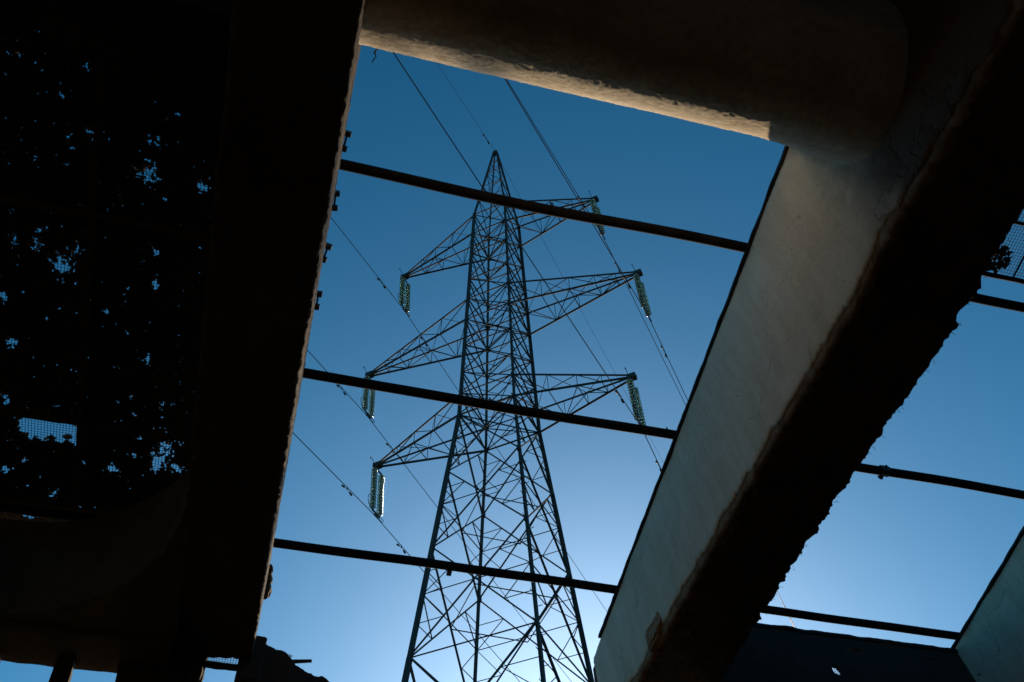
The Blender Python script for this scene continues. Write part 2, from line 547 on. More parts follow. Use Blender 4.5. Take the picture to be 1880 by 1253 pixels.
add_part('plaster_body', cross_beam(-2.5, -.40, 5.7, ds=.02, m=6), M_WALL, xl, o_, True)

# haunched corners of the left bay
def haunch(poly, n0, n1):
    k = len(poly)
    v = [(p[0], p[1], n0) for p in poly] + [(p[0], p[1], n1) for p in poly]
    f = [tuple(range(k)), tuple(range(2 * k - 1, k - 1, -1))] + [(i, (i + 1) % k + 0, (i + 1) % k + k, i + k) for i in range(k)]
    return v, f
near_curve = [(-2.45, .96), (-1.9, .965), (-1.37, 1.0), (-1.24, 1.04), (-.97, 1.16), (-.77, 1.22), (-.67, 1.26), (-.60, 1.33), (-.55, 1.42), (-.53, 1.55), (-.52, 1.75)]
near_poly = [(-2.45, .70)] + near_curve + [(-.39, 1.75), (-.39, .70)]
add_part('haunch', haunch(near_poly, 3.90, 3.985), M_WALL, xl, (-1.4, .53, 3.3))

# ------------------------------------------------------------------ far wall of the left bay: lintel and posts
o_ = (-1.3, 3.56, 3.3)
fw = rthing('ruined_wall', 'dark plaster lintel on posts under the mesh covered left bay', 'wall', o_)
bm = rough_box(2.06, .22, .64, .03, .003, 3.3)
bm_obj('lintel', bm, M_LINTEL, fw, Matrix.Translation((-1.43 + 1.3, 0, 3.655 - 3.3)))
far_curve = [(-2.45, 3.44), (-1.6, 3.44), (-1.34, 3.435), (-1.1, 3.415), (-.94, 3.37), (-.77, 3.27), (-.61, 3.14), (-.49, 2.98), (-.43, 2.80)]
far_poly = far_curve + [(-.39, 2.80), (-.39, 3.47), (-2.45, 3.47)]
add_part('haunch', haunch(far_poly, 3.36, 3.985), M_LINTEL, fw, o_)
# posts stand plumb under the lintel
def plumb_post(u0, u1, z_top, dv=.05, seed=0, amp=.008, v0=None):
    v_c = (3.60 * math.cos(TH) + 3.34 * math.sin(TH)) if v0 is None else v0
    h = z_top - .02
    bm = rough_box(u1 - u0, dv, h, .035, amp, seed)
    inv = (roof_at(*o_)).inverted()
    return bm_obj('post', bm, M_WALL, fw, inv @ HALL @ Matrix.Translation(((u0 + u1) / 2, v_c, .02 + h / 2)))
z_l = 1.6 - 3.6 * math.sin(TH) + 3.36 * math.cos(TH)
for k, (a, b) in enumerate([(-2.3, -1.62), (-1.36, -1.092), (-.873, -.792), (-.615, -.338), (-.318, -.252), (-.085, .02)]):
    plumb_post(a, b, z_l, seed=k * 3.7, amp=.012 if k in (1, 3, 5) else .004)
# band of rubble and mesh scrap where the beam lands on the wall
for k, (sa, sb, ta, tb, na, nb_) in enumerate([(-.41, -.05, 3.612, 3.632, 3.388, 3.424), (-.42, -.248, 3.606, 3.66, 3.28, 3.62), (-.108, .0, 3.606, 3.66, 3.26, 3.60)]):
    bm = rough_box(sb - sa, tb - ta, nb_ - na, .012, .003 if k == 0 else .006, 9.1 + k)
    bm_obj('wall_plate' if k == 0 else 'bearing_block', bm, M_WALL, fw, Matrix.Translation(((sa + sb) / 2 + 1.3, (ta + tb) / 2 - 3.56, (na + nb_) / 2 - 3.3)))

# ------------------------------------------------------------------ broken wall stub at the foot of the left beam
o_ = (.05, 3.7, 3.2)
st = rthing('broken_wall_stub', 'crumbled wall stub with torn mesh at the foot of the left beam', 'wall stub', o_)
def stub():
    pts = [(-.09, 3.60), (-.03, 3.585), (.02, 3.575), (.06, 3.555), (.09, 3.54), (.12, 3.515), (.15, 3.462), (.19, 3.44), (.24, 3.41), (.30, 3.405), (.34, 3.36), (.40, 3.35), (.46, 3.30)]
    verts, faces = [], []
    nt_, nk = 12, 14
    xs = np.linspace(-.09, .46, 60)
    for i, s in enumerate(xs):
        top = float(np.interp(s, [p[0] for p in pts], [p[1] for p in pts])) + .012 * fbm(s, 0, 4.4, 30, 4)
        for j in range(nt_ + 1):
            verts.append((s, 3.62 + .22 * j / nt_ + .006 * fbm(s, j * .1, 0, 12), top + .02 * fbm(s, j * .12, 1, 7, 4) - .004 * j))
        for j in range(nt_ + 1):
            verts.append((s, 3.84 - .22 * j / nt_, 2.3))
    K = 2 * (nt_ + 1)
    for i in range(len(xs) - 1):
        for k in range(K):
            faces.append((i * K + k, i * K + (k + 1) % K, (i + 1) * K + (k + 1) % K, (i + 1) * K + k))
    faces += [tuple(range(K))[::-1], tuple((len(xs) - 1) * K + k for k in range(K))]
    return verts, faces
add_part('masonry', stub(), M_WALL, st, o_)

def grid_mesh(sA, sB, tA, tB, n, cell, w, sag=None, jit=.0):
    """square wire mesh as flat-sided wires, warp over weft"""
    V, F = [], []
    def wire(p0, p1, ax, k):
        off = len(V)
        m = 14
        for i in range(m + 1):
            x = i / m
            s, t = p0[0] + (p1[0] - p0[0]) * x, p0[1] + (p1[1] - p0[1]) * x
            zz = n + (sag(s, t) if sag else 0) + (w * .5 if ax else -w * .5)
            j = jit * fbm(s, t, k, 4, 2)
            if ax:
                t += j
                V.extend([(s, t - w / 2, zz), (s, t, zz - w / 2), (s, t + w / 2, zz), (s, t, zz + w / 2)])
            else:
                s += j
                V.extend([(s - w / 2, t, zz), (s, t, zz - w / 2), (s + w / 2, t, zz), (s, t, zz + w / 2)])
        for i in range(m):
            for q in range(4):
                F.append((off + i * 4 + q, off + i * 4 + (q + 1) % 4, off + i * 4 + 4 + (q + 1) % 4, off + i * 4 + 4 + q))
    for i in range(int((sB - sA) / cell) + 1):
        wire((sA + i * cell, tA), (sA + i * cell, tB), 0, .1)
    for i in range(int((tB - tA) / cell) + 1):
        wire((sA, tA + i * cell), (sB, tA + i * cell), 1, .1)
    return V, F

v, f = grid_mesh(0, .19, 0, .10, 0, .0125, .0024)
link('mesh_scrap', mesh('mesh_scrap', v, f, M_MESH), fw, Matrix.Translation((-.27 + 1.3, 3.625 - 3.56, 3.41 - 3.3)) @ Matrix.Rotation(math.radians(90), 4, 'X'))
# torn mesh scrap and stick on the stub
v, f = grid_mesh(0, .17, 0, .05, 0, .0125, .0024, jit=.004)
link('torn_mesh', mesh('torn_mesh', v, f, M_MESH), st,
     Matrix.Translation((-.09, -.055, 3.575 - 3.2)) @ Matrix.Rotation(math.radians(19), 4, 'Y') @ Matrix.Rotation(math.radians(60), 4, 'X'))
v, f = tube_vf([(.06, 3.66, 3.50), (.15, 3.66, 3.520), (.225, 3.66, 3.535)], [.011, .010, .008], 6)
add_part('stick', (v, f), M_WOOD, st, o_)
# lumps left on the side of the left beam
for k, (t, n, a) in enumerate([(3.49, 3.93, .024), (3.54, 3.92, .030), (3.59, 3.90, .034), (3.565, 3.86, .028)]):
    chunk('mortar_lump', (a, a * 1.2, a * 1.1), M_BODY, bl, Matrix.Translation((-.055 + .22, t - 1.4, n - 3.0)), 2.0 + k * 5)

# ------------------------------------------------------------------ far panel of the right bay, lath and render with a hole
o_ = (3.0, 3.46, 3.4)
pw = rthing('lath_wall', 'brown rendered lath panel between the beams with a round mesh filled hole', 'wall', o_)
bm = rough_box(1.72, .02, 1.3, .03, .002, 1.9, edge=0)
panel = bm_obj('render_panel', bm, M_WALL, pw, Matrix.Translation((.02, 0, 3.945 - .65 - 3.4)))
cut = bmesh.new()
def cutter(s, n, rs, rn, seed, k=18):
    ring = []
    for i in range(k):
        q = 2 * math.pi * i / k
        e = 1 + .12 * noise.noise(Vector((math.cos(q) + seed, math.sin(q), seed)))
        ring.append((s - 3.02 + rs * e * math.cos(q), n - (3.945 - .65) + rn * e * math.sin(q)))
    lo = [cut.verts.new((x, -.08, z)) for x, z in ring]
    hi = [cut.verts.new((x, .08, z)) for x, z in ring]
    cut.faces.new(lo)
    cut.faces.new(hi[::-1])
    for i in range(k):
        cut.faces.new((lo[i], hi[i], hi[(i + 1) % k], lo[(i + 1) % k])[::-1])
cutter(2.97, 3.69, .027, .034, .3)
cutter(3.16, 3.862, .034, .011, 2.3)
cutter(3.62, 3.868, .028, .008, 5.1)
bmesh.ops.recalc_face_normals(cut, faces=cut.faces)
cme = bpy.data.meshes.new('cut'); cut.to_mesh(cme); cut.free()
co = bpy.data.objects.new('cut', cme); COL.objects.link(co)
co.matrix_world = roof_at(*o_) @ Matrix.Translation((.02, 0, 3.945 - .65 - 3.4))
bo = panel.modifiers.new('holes', 'BOOLEAN'); bo.object = co; bo.operation = 'DIFFERENCE'; bo.solver = 'EXACT'
bpy.context.view_layer.update()
dg = bpy.context.evaluated_depsgraph_get()
newme = bpy.data.meshes.new_from_object(panel.evaluated_get(dg))
panel.modifiers.clear()
panel.data = newme
bpy.data.objects.remove(co)
v, f = grid_mesh(0, .74, 0, .22, 0, .0125, .0034)
link('lath_mesh', mesh('lath_mesh', v, f, M_MESH), pw, Matrix.Translation((-.06, .012, .26)) @ Matrix.Rotation(math.radians(90), 4, 'X'))
v, f = flashing(0, .03, 0, 1.70, 0, .022, 7.0, .008)
link('edge_strip', mesh('edge_strip', [(y, x, z) for x, y, z in v], [q[::-1] for q in f], M_TAR), pw,
     Matrix.Translation((2.165 - 3.0, -.018, 3.948 - 3.4)))

# ------------------------------------------------------------------ steel pipes across the roof
def pipe(t_app, label, seed, extras):
    n = 4.023
    t = t_app * n / 4.0
    o = (1.0, t, n)
    e = rthing('steel_pipe', label, 'pipe', o, 'pipes laid across the roof beams')
    pts = [(s - 1.0, .014 * fbm(s, seed, 0, .8, 2), .008 * fbm(s, 0, seed, .8, 2)) for s in np.linspace(-2.6, 5.2, 90)]
    v, f = tube_vf(pts, .0235, 12)
    link('tube', mesh('tube', v, f, M_STEEL, True), e)
    for (kind, s) in extras:
        x = s - 1.0
        if kind == 'spike':
            v, f = tube_vf([(x, 0, .0), (x - .004, -.004, .038), (x - .012, -.012, .055)], [.014, .007, .001], 5)
            link('wire_tie', mesh('wire_tie', v, f, M_FIT), e)
        elif kind == 'tab':
            v, f = box_vf(x - .012, x + .012, .012, .050, -.012, .004)
            link('bracket_tab', mesh('bracket_tab', v, f, M_FIT), e)
        elif kind == 'clamp':
            v, f = tube_vf([(x - .022, 0, 0), (x + .022, 0, 0)], .029, 8)
            link('clamp_ring', mesh('clamp_ring', v, f, M_FIT), e)
            v, f = tube_vf([(x, -.036, 0), (x, .045, 0)], [.006, .016], 5)
            link('clamp_bolt', mesh('clamp_bolt', v, f, M_FIT), e)
        elif kind == 'dangle':
            v, f = tube_vf([(x, .0, -.01), (x + .03, .05, -.02), (x + .035, .10, -.04)], .011, 5)
            link('bent_strap', mesh('bent_strap', v, f, M_FIT), e)
    return e
pipe(1.356, 'topmost dark steel pipe crossing in front of the pylon peak', 1.3, [('spike', .87), ('spike', 1.745)])
pipe(2.370, 'middle dark steel pipe crossing the pylon between its lower arms', 4.1, [('spike', .84), ('spike', 1.745), ('clamp', 2.92)])
pipe(3.372, 'lowest dark steel pipe crossing the widening pylon body', 7.7, [('tab', .86), ('dangle', 2.50)])

# small clips on the edge of the left beam
for k, t in enumerate([1.245, 1.505, 1.745, 1.975]):
    o = (-.047, t, 3.97)
    c = rthing('edge_clip', ['topmost', 'second from top', 'third from top', 'lowest'][k] + ' small black clip on the edge of the left beam', 'clip', o, 'clips along the left beam edge')
    c.matrix_local = roof_at(*o) @ Matrix.Rotation([.05, -.08, .12, -.03][k], 4, 'Z') @ Matrix.Rotation([.1, -.15, .2, .05][k], 4, 'Y')
    for j, dt in enumerate((-.032, .032)):
        v, f = box_vf(-.03, .018 - .004 * j, dt - .010, dt + .010, -.012, .012)
        link('jaw', mesh('jaw', v, f, M_FIT), c)
    v, f = tube_vf([(.002, -.032, 0), (.0, .032, 0)], .005, 5)
    link('rod', mesh('rod', v, f, M_FIT), c)

# ------------------------------------------------------------------ wire mesh and dead leaves over the left bay
def sag(s, t):
    return .012 * fbm(s, t, 0, 1.6, 2)
o_ = (-1.3, 2.2, 4.06)
v, f = grid_mesh(-1.95, -.36, .86, 3.54, 4.062, .0138, .0026, sag, .004)
mp = link('wire_mesh', mesh('wire_mesh', rel(v, o_), f, M_MESH), None, roof_at(*o_))
tag(mp, 'fine square wire mesh roofing the dark bay on the left', 'wire mesh')

# places where the litter is thin: (s, t, half-width s, half-width t), metres on the mesh
def leaves(count, sA, sB, tA, tB, n0, gaps, holes, seed, lmin=.022, lmax=.058, base_keep=1.0):
    rr = np.random.default_rng(seed)
    s = rr.uniform(sA, sB, count); t = rr.uniform(tA, tB, count)
    keep = np.ones(count) * base_keep
    size = rr.uniform(lmin, lmax, count)
    for (gs, gt, ws, wt, dens) in gaps:
        d = ((s - gs) / ws) ** 2 + ((t - gt) / wt) ** 2
        k = np.clip((d - .3) / .7, 0, 1)
        dens = .15
        keep = np.minimum(keep, dens + (1 - dens) * k)
        size = np.where(d < 1.6, np.minimum(size, .030), size)
    ok = rr.random(count) < keep
    for (a, b, c_, d_) in holes:
        wob = .012 * np.sin(s * 90 + t * 40)
        ins = (s > a - wob - size * .35) & (s < b + wob + size * .35) & (t > c_ - size * .35) & (t < d_ + wob + size * .2)
        ok &= ~ins
    s, t, size = s[ok], t[ok], size[ok]
    m = len(s)
    ang = rr.uniform(0, 2 * np.pi, m)
    tilt = rr.normal(0, .32, (m, 2))
    z = n0 + rr.exponential(.010, m)
    dx, dy = np.cos(ang), np.sin(ang)
    wv = size * rr.uniform(.32, .55, m)
    lx = np.stack([dx, dy, tilt[:, 0]], 1) * size[:, None] * .5
    ly = np.stack([-dy, dx, tilt[:, 1]], 1) * wv[:, None] * .5
    c = np.stack([s, t, z], 1)
    curl = np.array([0, 0, 1.0]) * (size * rr.uniform(-.10, .14, m))[:, None]
    P = np.stack([c - lx, c - lx * .35 + ly + curl, c + lx * .45 + ly * .9 + curl, c + lx * 1.05, c + lx * .4 - ly * .95 + curl, c - lx * .4 - ly + curl], 1)
    V = P.reshape(-1, 3)
    b = np.arange(m)[:, None] * 6
    F = np.concatenate([b + np.array([0, 1, 2, 3]), b + np.array([0, 3, 4, 5])], 0)
    return V, F
def leaf_obj(name, VF, o, parent=None):
    V, F = VF
    me = bpy.data.meshes.new(name)
    V = V - np.array(o)
    me.from_pydata(V.tolist(), [], F.tolist())
    me.materials.append(M_LEAF)
    return link(name, me, parent, roof_at(*o))
# thin places in the litter as (s, t, half width, half length, density) in metres on the mesh
GAPS = [(-1.129, 2.075, 0.053, 0.061, 0.12),
        (-1.235, 2.002, 0.019, 0.045, 0.12),
        (-1.088, 2.001, 0.035, 0.019, 0.12),
        (-0.755, 1.939, 0.024, 0.027, 0.12),
        (-0.821, 1.603, 0.047, 0.047, 0.12),
        (-0.786, 1.578, 0.017, 0.047, 0.12),
        (-0.59, 1.601, 0.034, 0.033, 0.12),
        (-0.721, 1.311, 0.017, 0.026, 0.12),
        (-1.073, 1.196, 0.02, 0.025, 0.12),
        (-1.224, 1.082, 0.016, 0.016, 0.12),
        (-1.364, 1.209, 0.024, 0.017, 0.12),
        (-1.328, 1.214, 0.02, 0.017, 0.12),
        (-1.168, 1.34, 0.057, 0.013, 0.12),
        (-1.157, 1.126, 0.012, 0.017, 0.12),
        (-0.742, 1.69, 0.021, 0.016, 0.12),
        (-0.787, 1.817, 0.028, 0.024, 0.12),
        (-0.629, 1.822, 0.053, 0.014, 0.12),
        (-1.368, 2.283, 0.024, 0.031, 0.12),
        (-1.331, 2.512, 0.034, 0.035, 0.12),
        (-0.748, 2.471, 0.013, 0.061, 0.12),
        (-0.747, 2.095, 0.02, 0.041, 0.12),
        (-0.635, 2.972, 0.044, 0.074, 0.12),
        (-0.581, 3.059, 0.054, 0.036, 0.12),
        (-0.55, 2.902, 0.026, 0.029, 0.12),
        (-0.667, 3.036, 0.034, 0.081, 0.12),
        (-0.864, 3.112, 0.034, 0.036, 0.12),
        (-0.777, 3.018, 0.039, 0.023, 0.12),
        (-1.13, 3.312, 0.029, 0.034, 0.12),
        (-1.238, 3.473, 0.059, 0.021, 0.12),
        (-1.348, 3.216, 0.026, 0.033, 0.12),
        (-1.059, 1.908, 0.03, 0.014, 0.12),
        (-1.329, 1.997, 0.017, 0.044, 0.12),
        (-0.828, 1.726, 0.015, 0.016, 0.12),
        (-0.805, 1.45, 0.038, 0.027, 0.12),
        (-0.855, 1.503, 0.021, 0.018, 0.12),
        (-1.027, 1.483, 0.033, 0.032, 0.12),
        (-1.131, 1.495, 0.016, 0.041, 0.12),
        (-0.947, 3.437, 0.024, 0.018, 0.12),
        (-1.233, 1.938, 0.03, 0.017, 0.12),
        (-1.349, 2.81, 0.023, 0.04, 0.12),
        (-0.773, 2.789, 0.033, 0.016, 0.12),
        (-0.607, 2.443, 0.023, 0.015, 0.12),
        (-0.645, 2.703, 0.028, 0.016, 0.12),
        (-0.938, 2.27, 0.018, 0.015, 0.12)]
HOLES = [(-1.281, -1.031, 2.894, 3.003)]
o_ = (-1.3, 2.2, 4.07)
lv = leaf_obj('leaf_litter', leaves(47000, -1.9, -.38, .86, 3.52, 4.068, GAPS, HOLES, 5), o_)
tag(lv, 'dead leaves matted on the wire mesh of the left bay', 'leaf litter', kind='stuff')
# timber battens under the mesh
for k, (a, b, w) in enumerate([((-1.9, 2.850), (-.4, 2.847), .030), ((-1.9, 1.80), (-.4, 1.80), .04), ((-1.012, .98), (-1.008, 3.40), .030)]):
    A, B = Vector((a[0], a[1], 4.03)), Vector((b[0], b[1], 4.03))
    mid = (A + B) / 2
    L = (B - A).length
    ang = math.atan2((B - A).y, (B - A).x)
    bm = rough_box(L, w, .026, .06, .003, k * 2.2)
    q = bm_obj('timber_batten', bm, M_WOOD, None, roof_at(*mid) @ Matrix.Rotation(ang, 4, 'Z'))
    tag(q, ['dark batten above the clear rectangle of mesh in the left bay', 'dark level batten across the middle of the leaf covered mesh',
            'dark batten running down the slope beside the clear mesh rectangle'][k], 'batten', 'battens under the mesh')

# ------------------------------------------------------------------ mesh patch at the right edge of the picture
o_ = (3.3, .9, 4.05)
pm = rthing('mesh_panel', 'square wire mesh panel hanging at the right edge above the open bay', 'wire mesh', o_)
v, f = grid_mesh(2.24, 3.82, .30, 1.235, 4.05, .0150, .0028, None, .002)
link('mesh_wires', mesh('mesh_wires', rel(v, o_), f, M_MESH), pm)
v, f = tube_vf([(x - 3.3, 1.250 - .9 + .004 * fbm(x, 0, 0, 6, 3), -.012) for x in np.linspace(2.2, 3.85, 50)], .013, 6)
link('edge_bar', mesh('edge_bar', v, f, M_STEEL), pm)
v, f = tube_vf([(x - 3.3, .985 - .9, -.008) for x in np.linspace(2.2, 3.85, 20)], .009, 6)
link('edge_bar', mesh('edge_bar', v, f, M_STEEL), pm)
v, f = tube_vf([(3.095 - 3.3, .3 - .9, -.004), (3.09 - 3.3, 1.24 - .9, -.004)], .005, 5)
link('stiffener', mesh('stiffener', v, f, M_STEEL), pm)
VF = leaves(700, 2.20, 3.06, 1.10, 1.24, 4.02, [], [], 9, .02, .05)
Vv, Ff = VF
cs = Vv.reshape(-1, 6, 3).mean(1)
okk = ((cs[:, 0] - 2.86) / .17) ** 2 + ((cs[:, 1] - 1.16) / .075) ** 2 < 1
Vv = Vv.reshape(-1, 6, 3)[okk].reshape(-1, 3)
m_ = okk.sum()
b_ = np.arange(m_)[:, None] * 6
Ff = np.concatenate([b_ + np.array([0, 1, 2, 3]), b_ + np.array([0, 3, 4, 5])], 0)
q = leaf_obj('leaf_clump', (Vv, Ff), (2.86, 1.16, 4.03))
tag(q, 'dark clump of leaves caught on the mesh at the right edge', 'leaf litter', kind='stuff')

# mesh over the next bay behind the cross beam
o_ = (.9, .12, 4.05)
v, f = grid_mesh(-.05, 1.78, .02, .235, 4.05, .0138, .0026)
q = link('wire_mesh', mesh('wire_mesh', rel(v, o_), f, M_MESH), None, roof_at(*o_))
tag(q, 'sliver of wire mesh behind the cross beam at the top edge', 'wire mesh')
q = leaf_obj('leaf_litter', leaves(2600, -.05, 1.78, .02, .235, 4.056, [(1.63, .2, .05, .03, .1)], [], 6), o_)
tag(q, 'dead leaves on the mesh sliver at the top edge', 'leaf litter', kind='stuff')

# root hanging from the cross beam beside the left beam
o_ = (.005, .79, 3.72)
pts = [(0.0, .0, .0), (.004, .012, -.01), (-.005, .03, -.012), (.006, .045, -.016), (-.004, .06, -.02), (-.006, .075, -.03)]
v, f = tube_vf(pts, [.004, .0035, .005, .003, .003, .0015], 5)
q = link('dangling_root', mesh('dangling_root', v, f, M_WOOD), None, roof_at(.008, .765, 3.60) @ Matrix.Scale(.8, 4))
tag(q, 'short twisted root dangling at the left end of the sunlit edge', 'root')

# ------------------------------------------------------------------ lattice tower
TB = Vector((-0.497244, 24.578564, 0.0))
YAW = 0.429670
AX = Vector((math.cos(YAW), -math.sin(YAW), 0))     # along the arms, to the right and nearer
AY = Vector((math.sin(YAW), math.cos(YAW), 0))      # along the line, away from the camera
ZE = 1.6
zP, zu1, zl1, zu2, zl2, zu3, zl3 = [z + ZE for z in (40.0, 34.5738, 33.2182, 28.9978, 27.7942, 23.9111, 22.8827)]
wu1, wl3, FL = 0.7006, 1.0054, 0.09131
ARM = {1: 4.3436, 2: 5.5378, 3: 4.7268}
ZL = {1: zl1, 2: zl2, 3: zl3}
ZU = {1: zu1, 2: zu2, 3: zu3}
def hw(z):
    if z >= zu1: return wu1 + (.06 - wu1) * (z - zu1) / (zP - zu1)
    if z >= zl3: return wl3 + (wu1 - wl3) * (z - zl3) / (zu1 - zl3)
    return wl3 + FL * (zl3 - z)
CORN = {'A': (-1, -1), 'C': (1, -1), 'D': (1, 1), 'B': (-1, 1)}
def L(c, z):
    h = hw(z)
    return Vector((CORN[c][0] * h, CORN[c][1] * h, z))
TM = Matrix(((AX.x, AY.x, 0, TB.x), (AX.y, AY.y, 0, TB.y), (0, 0, 1, 0), (0, 0, 0, 1)))
tower = link('transmission_tower', None, None, TM)
tag(tower, 'tall grey steel lattice pylon with six arms against the blue sky', 'pylon')

def angle_mesh(name):
    t = .12
    prof = [(-.5, -.5), (.5, -.5), (.5, -.5 + t), (-.5 + t, -.5 + t), (-.5 + t, .5), (-.5, .5)]
    v = [(x, y, 0) for x, y in prof] + [(x, y, 1) for x, y in prof]
    f = [(0, 1, 7, 6), (1, 2, 8, 7), (2, 3, 9, 8), (3, 4, 10, 9), (4, 5, 11, 10), (5, 0, 6, 11),
         (0, 3, 2, 1), (0, 5, 4, 3), (6, 7, 8, 9), (6, 9, 10, 11)]
    return mesh(name, v, f, M_GALV)
ANG = angle_mesh('angle_bar')
def bar(name, a, b, w, parent, out=None, data=None):
    w *= .92 if name in ('leg', 'lower_chord', 'upper_chord') else (.70 if 'redundant' in name or name in ('side_brace', 'side_post', 'upper_brace', 'lower_brace', 'hip_brace', 'peak_brace', 'peak_strut') else .80)
    d = b - a
    ln = d.length
    z = d / ln
    o = out if out is not None else Vector((a.x + b.x, a.y + b.y, 0)) * -1
    if o.length < 1e-4: o = Vector((0.3, .8, .1))
    x = o - z * o.dot(z)
    if x.length < 1e-4: x = z.orthogonal()
    x.normalize()
    y = z.cross(x)
    # turn so that the heel of the angle faces outwards
    x2 = (x + y).normalized()
    y2 = z.cross(x2)
    mw = Matrix(((x2.x * w, y2.x * w, z.x * ln, a.x), (x2.y * w, y2.y * w, z.y * ln, a.y), (x2.z * w, y2.z * w, z.z * ln, a.z), (0, 0, 0, 1)))
    return link(name, data or ANG, parent, mw)

# legs, in lengths bolted end to end
leg_levels = [0.0, 7.0, 13.78 + ZE, 20.35 + ZE, zl3, zu1, zP]
for c in CORN:
    for i in range(len(leg_levels) - 1):
        a, b = L(c, leg_levels[i]), L(c, leg_levels[i + 1])
        bar('leg', a, b, (.15, .14, .13, .12, .11, .08)[i], tower)
FACES = [('A', 'C'), ('C', 'D'), ('D', 'B'), ('B', 'A')]
def face_out(p, q):
    return Vector((-(CORN[p][0] + CORN[q][0]), -(CORN[p][1] + CORN[q][1]), 0))
def xpanel(z0, z1, w, horiz=True, red=0, hw_=.05):
    """crossed diagonals on all four faces between two levels, with redundant members when red > 0"""
    for p, q in FACES:
        fo = face_out(p, q)
        off = fo * -.018
        a0, a1, b0, b1 = L(p, z0), L(p, z1), L(q, z0), L(q, z1)
        bar('diagonal_brace', a0 + off, b1 + off, w, tower, fo)
        bar('diagonal_brace', b0 - off * .6, a1 - off * .6, w, tower, fo)
        if horiz:
            bar('horizontal_strut', a1, b1, hw_, tower, fo)
        if red:
            # crossing point
            w0, w1 = hw(z0), hw(z1)
            k = w0 / (w0 + w1)
            X = a0 + (b1 - a0) * k
            zx = X.z
            for (e0, e1, s_) in ((a0, a1, p), (b0, b1, q)):
                # lower and upper half diagonals meeting this leg
                for foot, zz in ((e0, z0), (e1, z1)):
                    m1 = foot + (X - foot) * .52
                    lq = L(s_, zz + (zx - zz) * .52)
                    lh = L(s_, zx)
                    bar('redundant_brace', m1, lq, .036, tower, fo)
                    bar('redundant_brace', m1, lh, .04, tower, fo)
            if red > 1:
                for s_ in (p, q):
                    bar('redundant_brace', X, L(s_, zx), .042, tower, fo)
def plan(z, w=.05):
    bar('plan_brace', L('A', z), L('D', z), w, tower, Vector((0, 0, 1)))
    bar('plan_brace', L('C', z), L('B', z) - Vector((0, 0, .05)), w, tower, Vector((0, 0, 1)))
# peak
pk = [zu1, 35.75 + ZE, 36.9 + ZE, 38.0 + ZE, 39.0 + ZE]
for i in range(4):
    for k, (p, q) in enumerate(FACES):
        fo = face_out(p, q)
        a, b = (p, q) if (i + k) % 2 else (q, p)
        bar('peak_brace', L(a, pk[i]), L(b, pk[i + 1]), .036, tower, fo)
        bar('peak_strut', L(p, pk[i + 1]), L(q, pk[i + 1]), .034, tower, fo)
v, f = box_vf(-.09, .09, -.09, .09, zP - .16, zP + .06)
link('peak_cap', mesh('peak_cap', v, f, M_GALV), tower)
# upper body
lev = [zu1, zl1, 31.85 + ZE, 30.2 + ZE, zu2, zl2, 26.35 + ZE, 24.95 + ZE, zu3, zl3]
for i in range(len(lev) - 1):
    xpanel(lev[i + 1], lev[i], .05, True, 0, .055)
for z in (zl1, zl2, zl3, zu2, zu3, 31.85 + ZE, 26.35 + ZE):
    plan(z, .06 if z in (zl1, zl2, zl3) else .04)
for p, q in FACES:
    bar('horizontal_strut', L(p, zl3), L(q, zl3), .075, tower, face_out(p, q))
# short redundant bars in the upper panels
for i in (1, 2, 3, 5, 6, 7):
    z1, z0 = lev[i], lev[i + 1]
    for p, q in FACES:
        fo = face_out(p, q)
        for s_, o_c in ((p, q), (q, p)):
            m1 = L(s_, z0) + (L(o_c, z1) - L(s_, z0)) * .27
            bar('redundant_brace', m1, L(s_, z0 + (z1 - z0) * .5), .032, tower, fo)
# flaring lower body
low = [zl3, 20.35 + ZE, 17.38 + ZE, 13.78 + ZE, 9.4 + ZE, 4.6 + ZE, 0.0]
for i in range(len(low) - 1):
    xpanel(low[i + 1], low[i], .065 if i < 3 else .08, i in (0, 3, 4, 5), 2 if i else 1, .05)
    if 0 < i < 4:
        # inner hip bracing tying the face centres together
        zc = (low[i] + low[i + 1]) / 2
        mid = [(L(p, zc) + L(q, zc)) / 2 for p, q in FACES]
        for k in range(4):
            bar('hip_brace', mid[k], mid[(k + 1) % 4], .042, tower, Vector((0, 0, 1)))
# gusset plates at the main joints of the legs
gv, gf = box_vf(-.5, .5, -.5, .5, -.5, .5)
GP = mesh('gusset', gv, gf, M_GALV)
for c in CORN:
    for z in (zu1, zl1, zu2, zl2, zu3, zl3, low[1], low[2], low[3]):
        p = L(c, z)
        link('gusset_plate', GP, tower, Matrix.Translation(p) @ Matrix.Diagonal((.10, .10, .18, 1)))
# step bolts up the near leg
bv, bf = tube_vf([(0, 0, 0), (.20, 0, 0), (.20, 0, .03)], .011, 5)
SB = mesh('step_bolt', bv, bf, M_GALV)
for k in range(52):
    z = 12.0 + ZE + k * .45
    if z > zu1: break
    p = L('C', z)
    link('step_bolt', SB, tower, Matrix.Translation(p) @ Matrix.Rotation(0 if k % 2 else -math.pi / 2, 4, 'Z'))

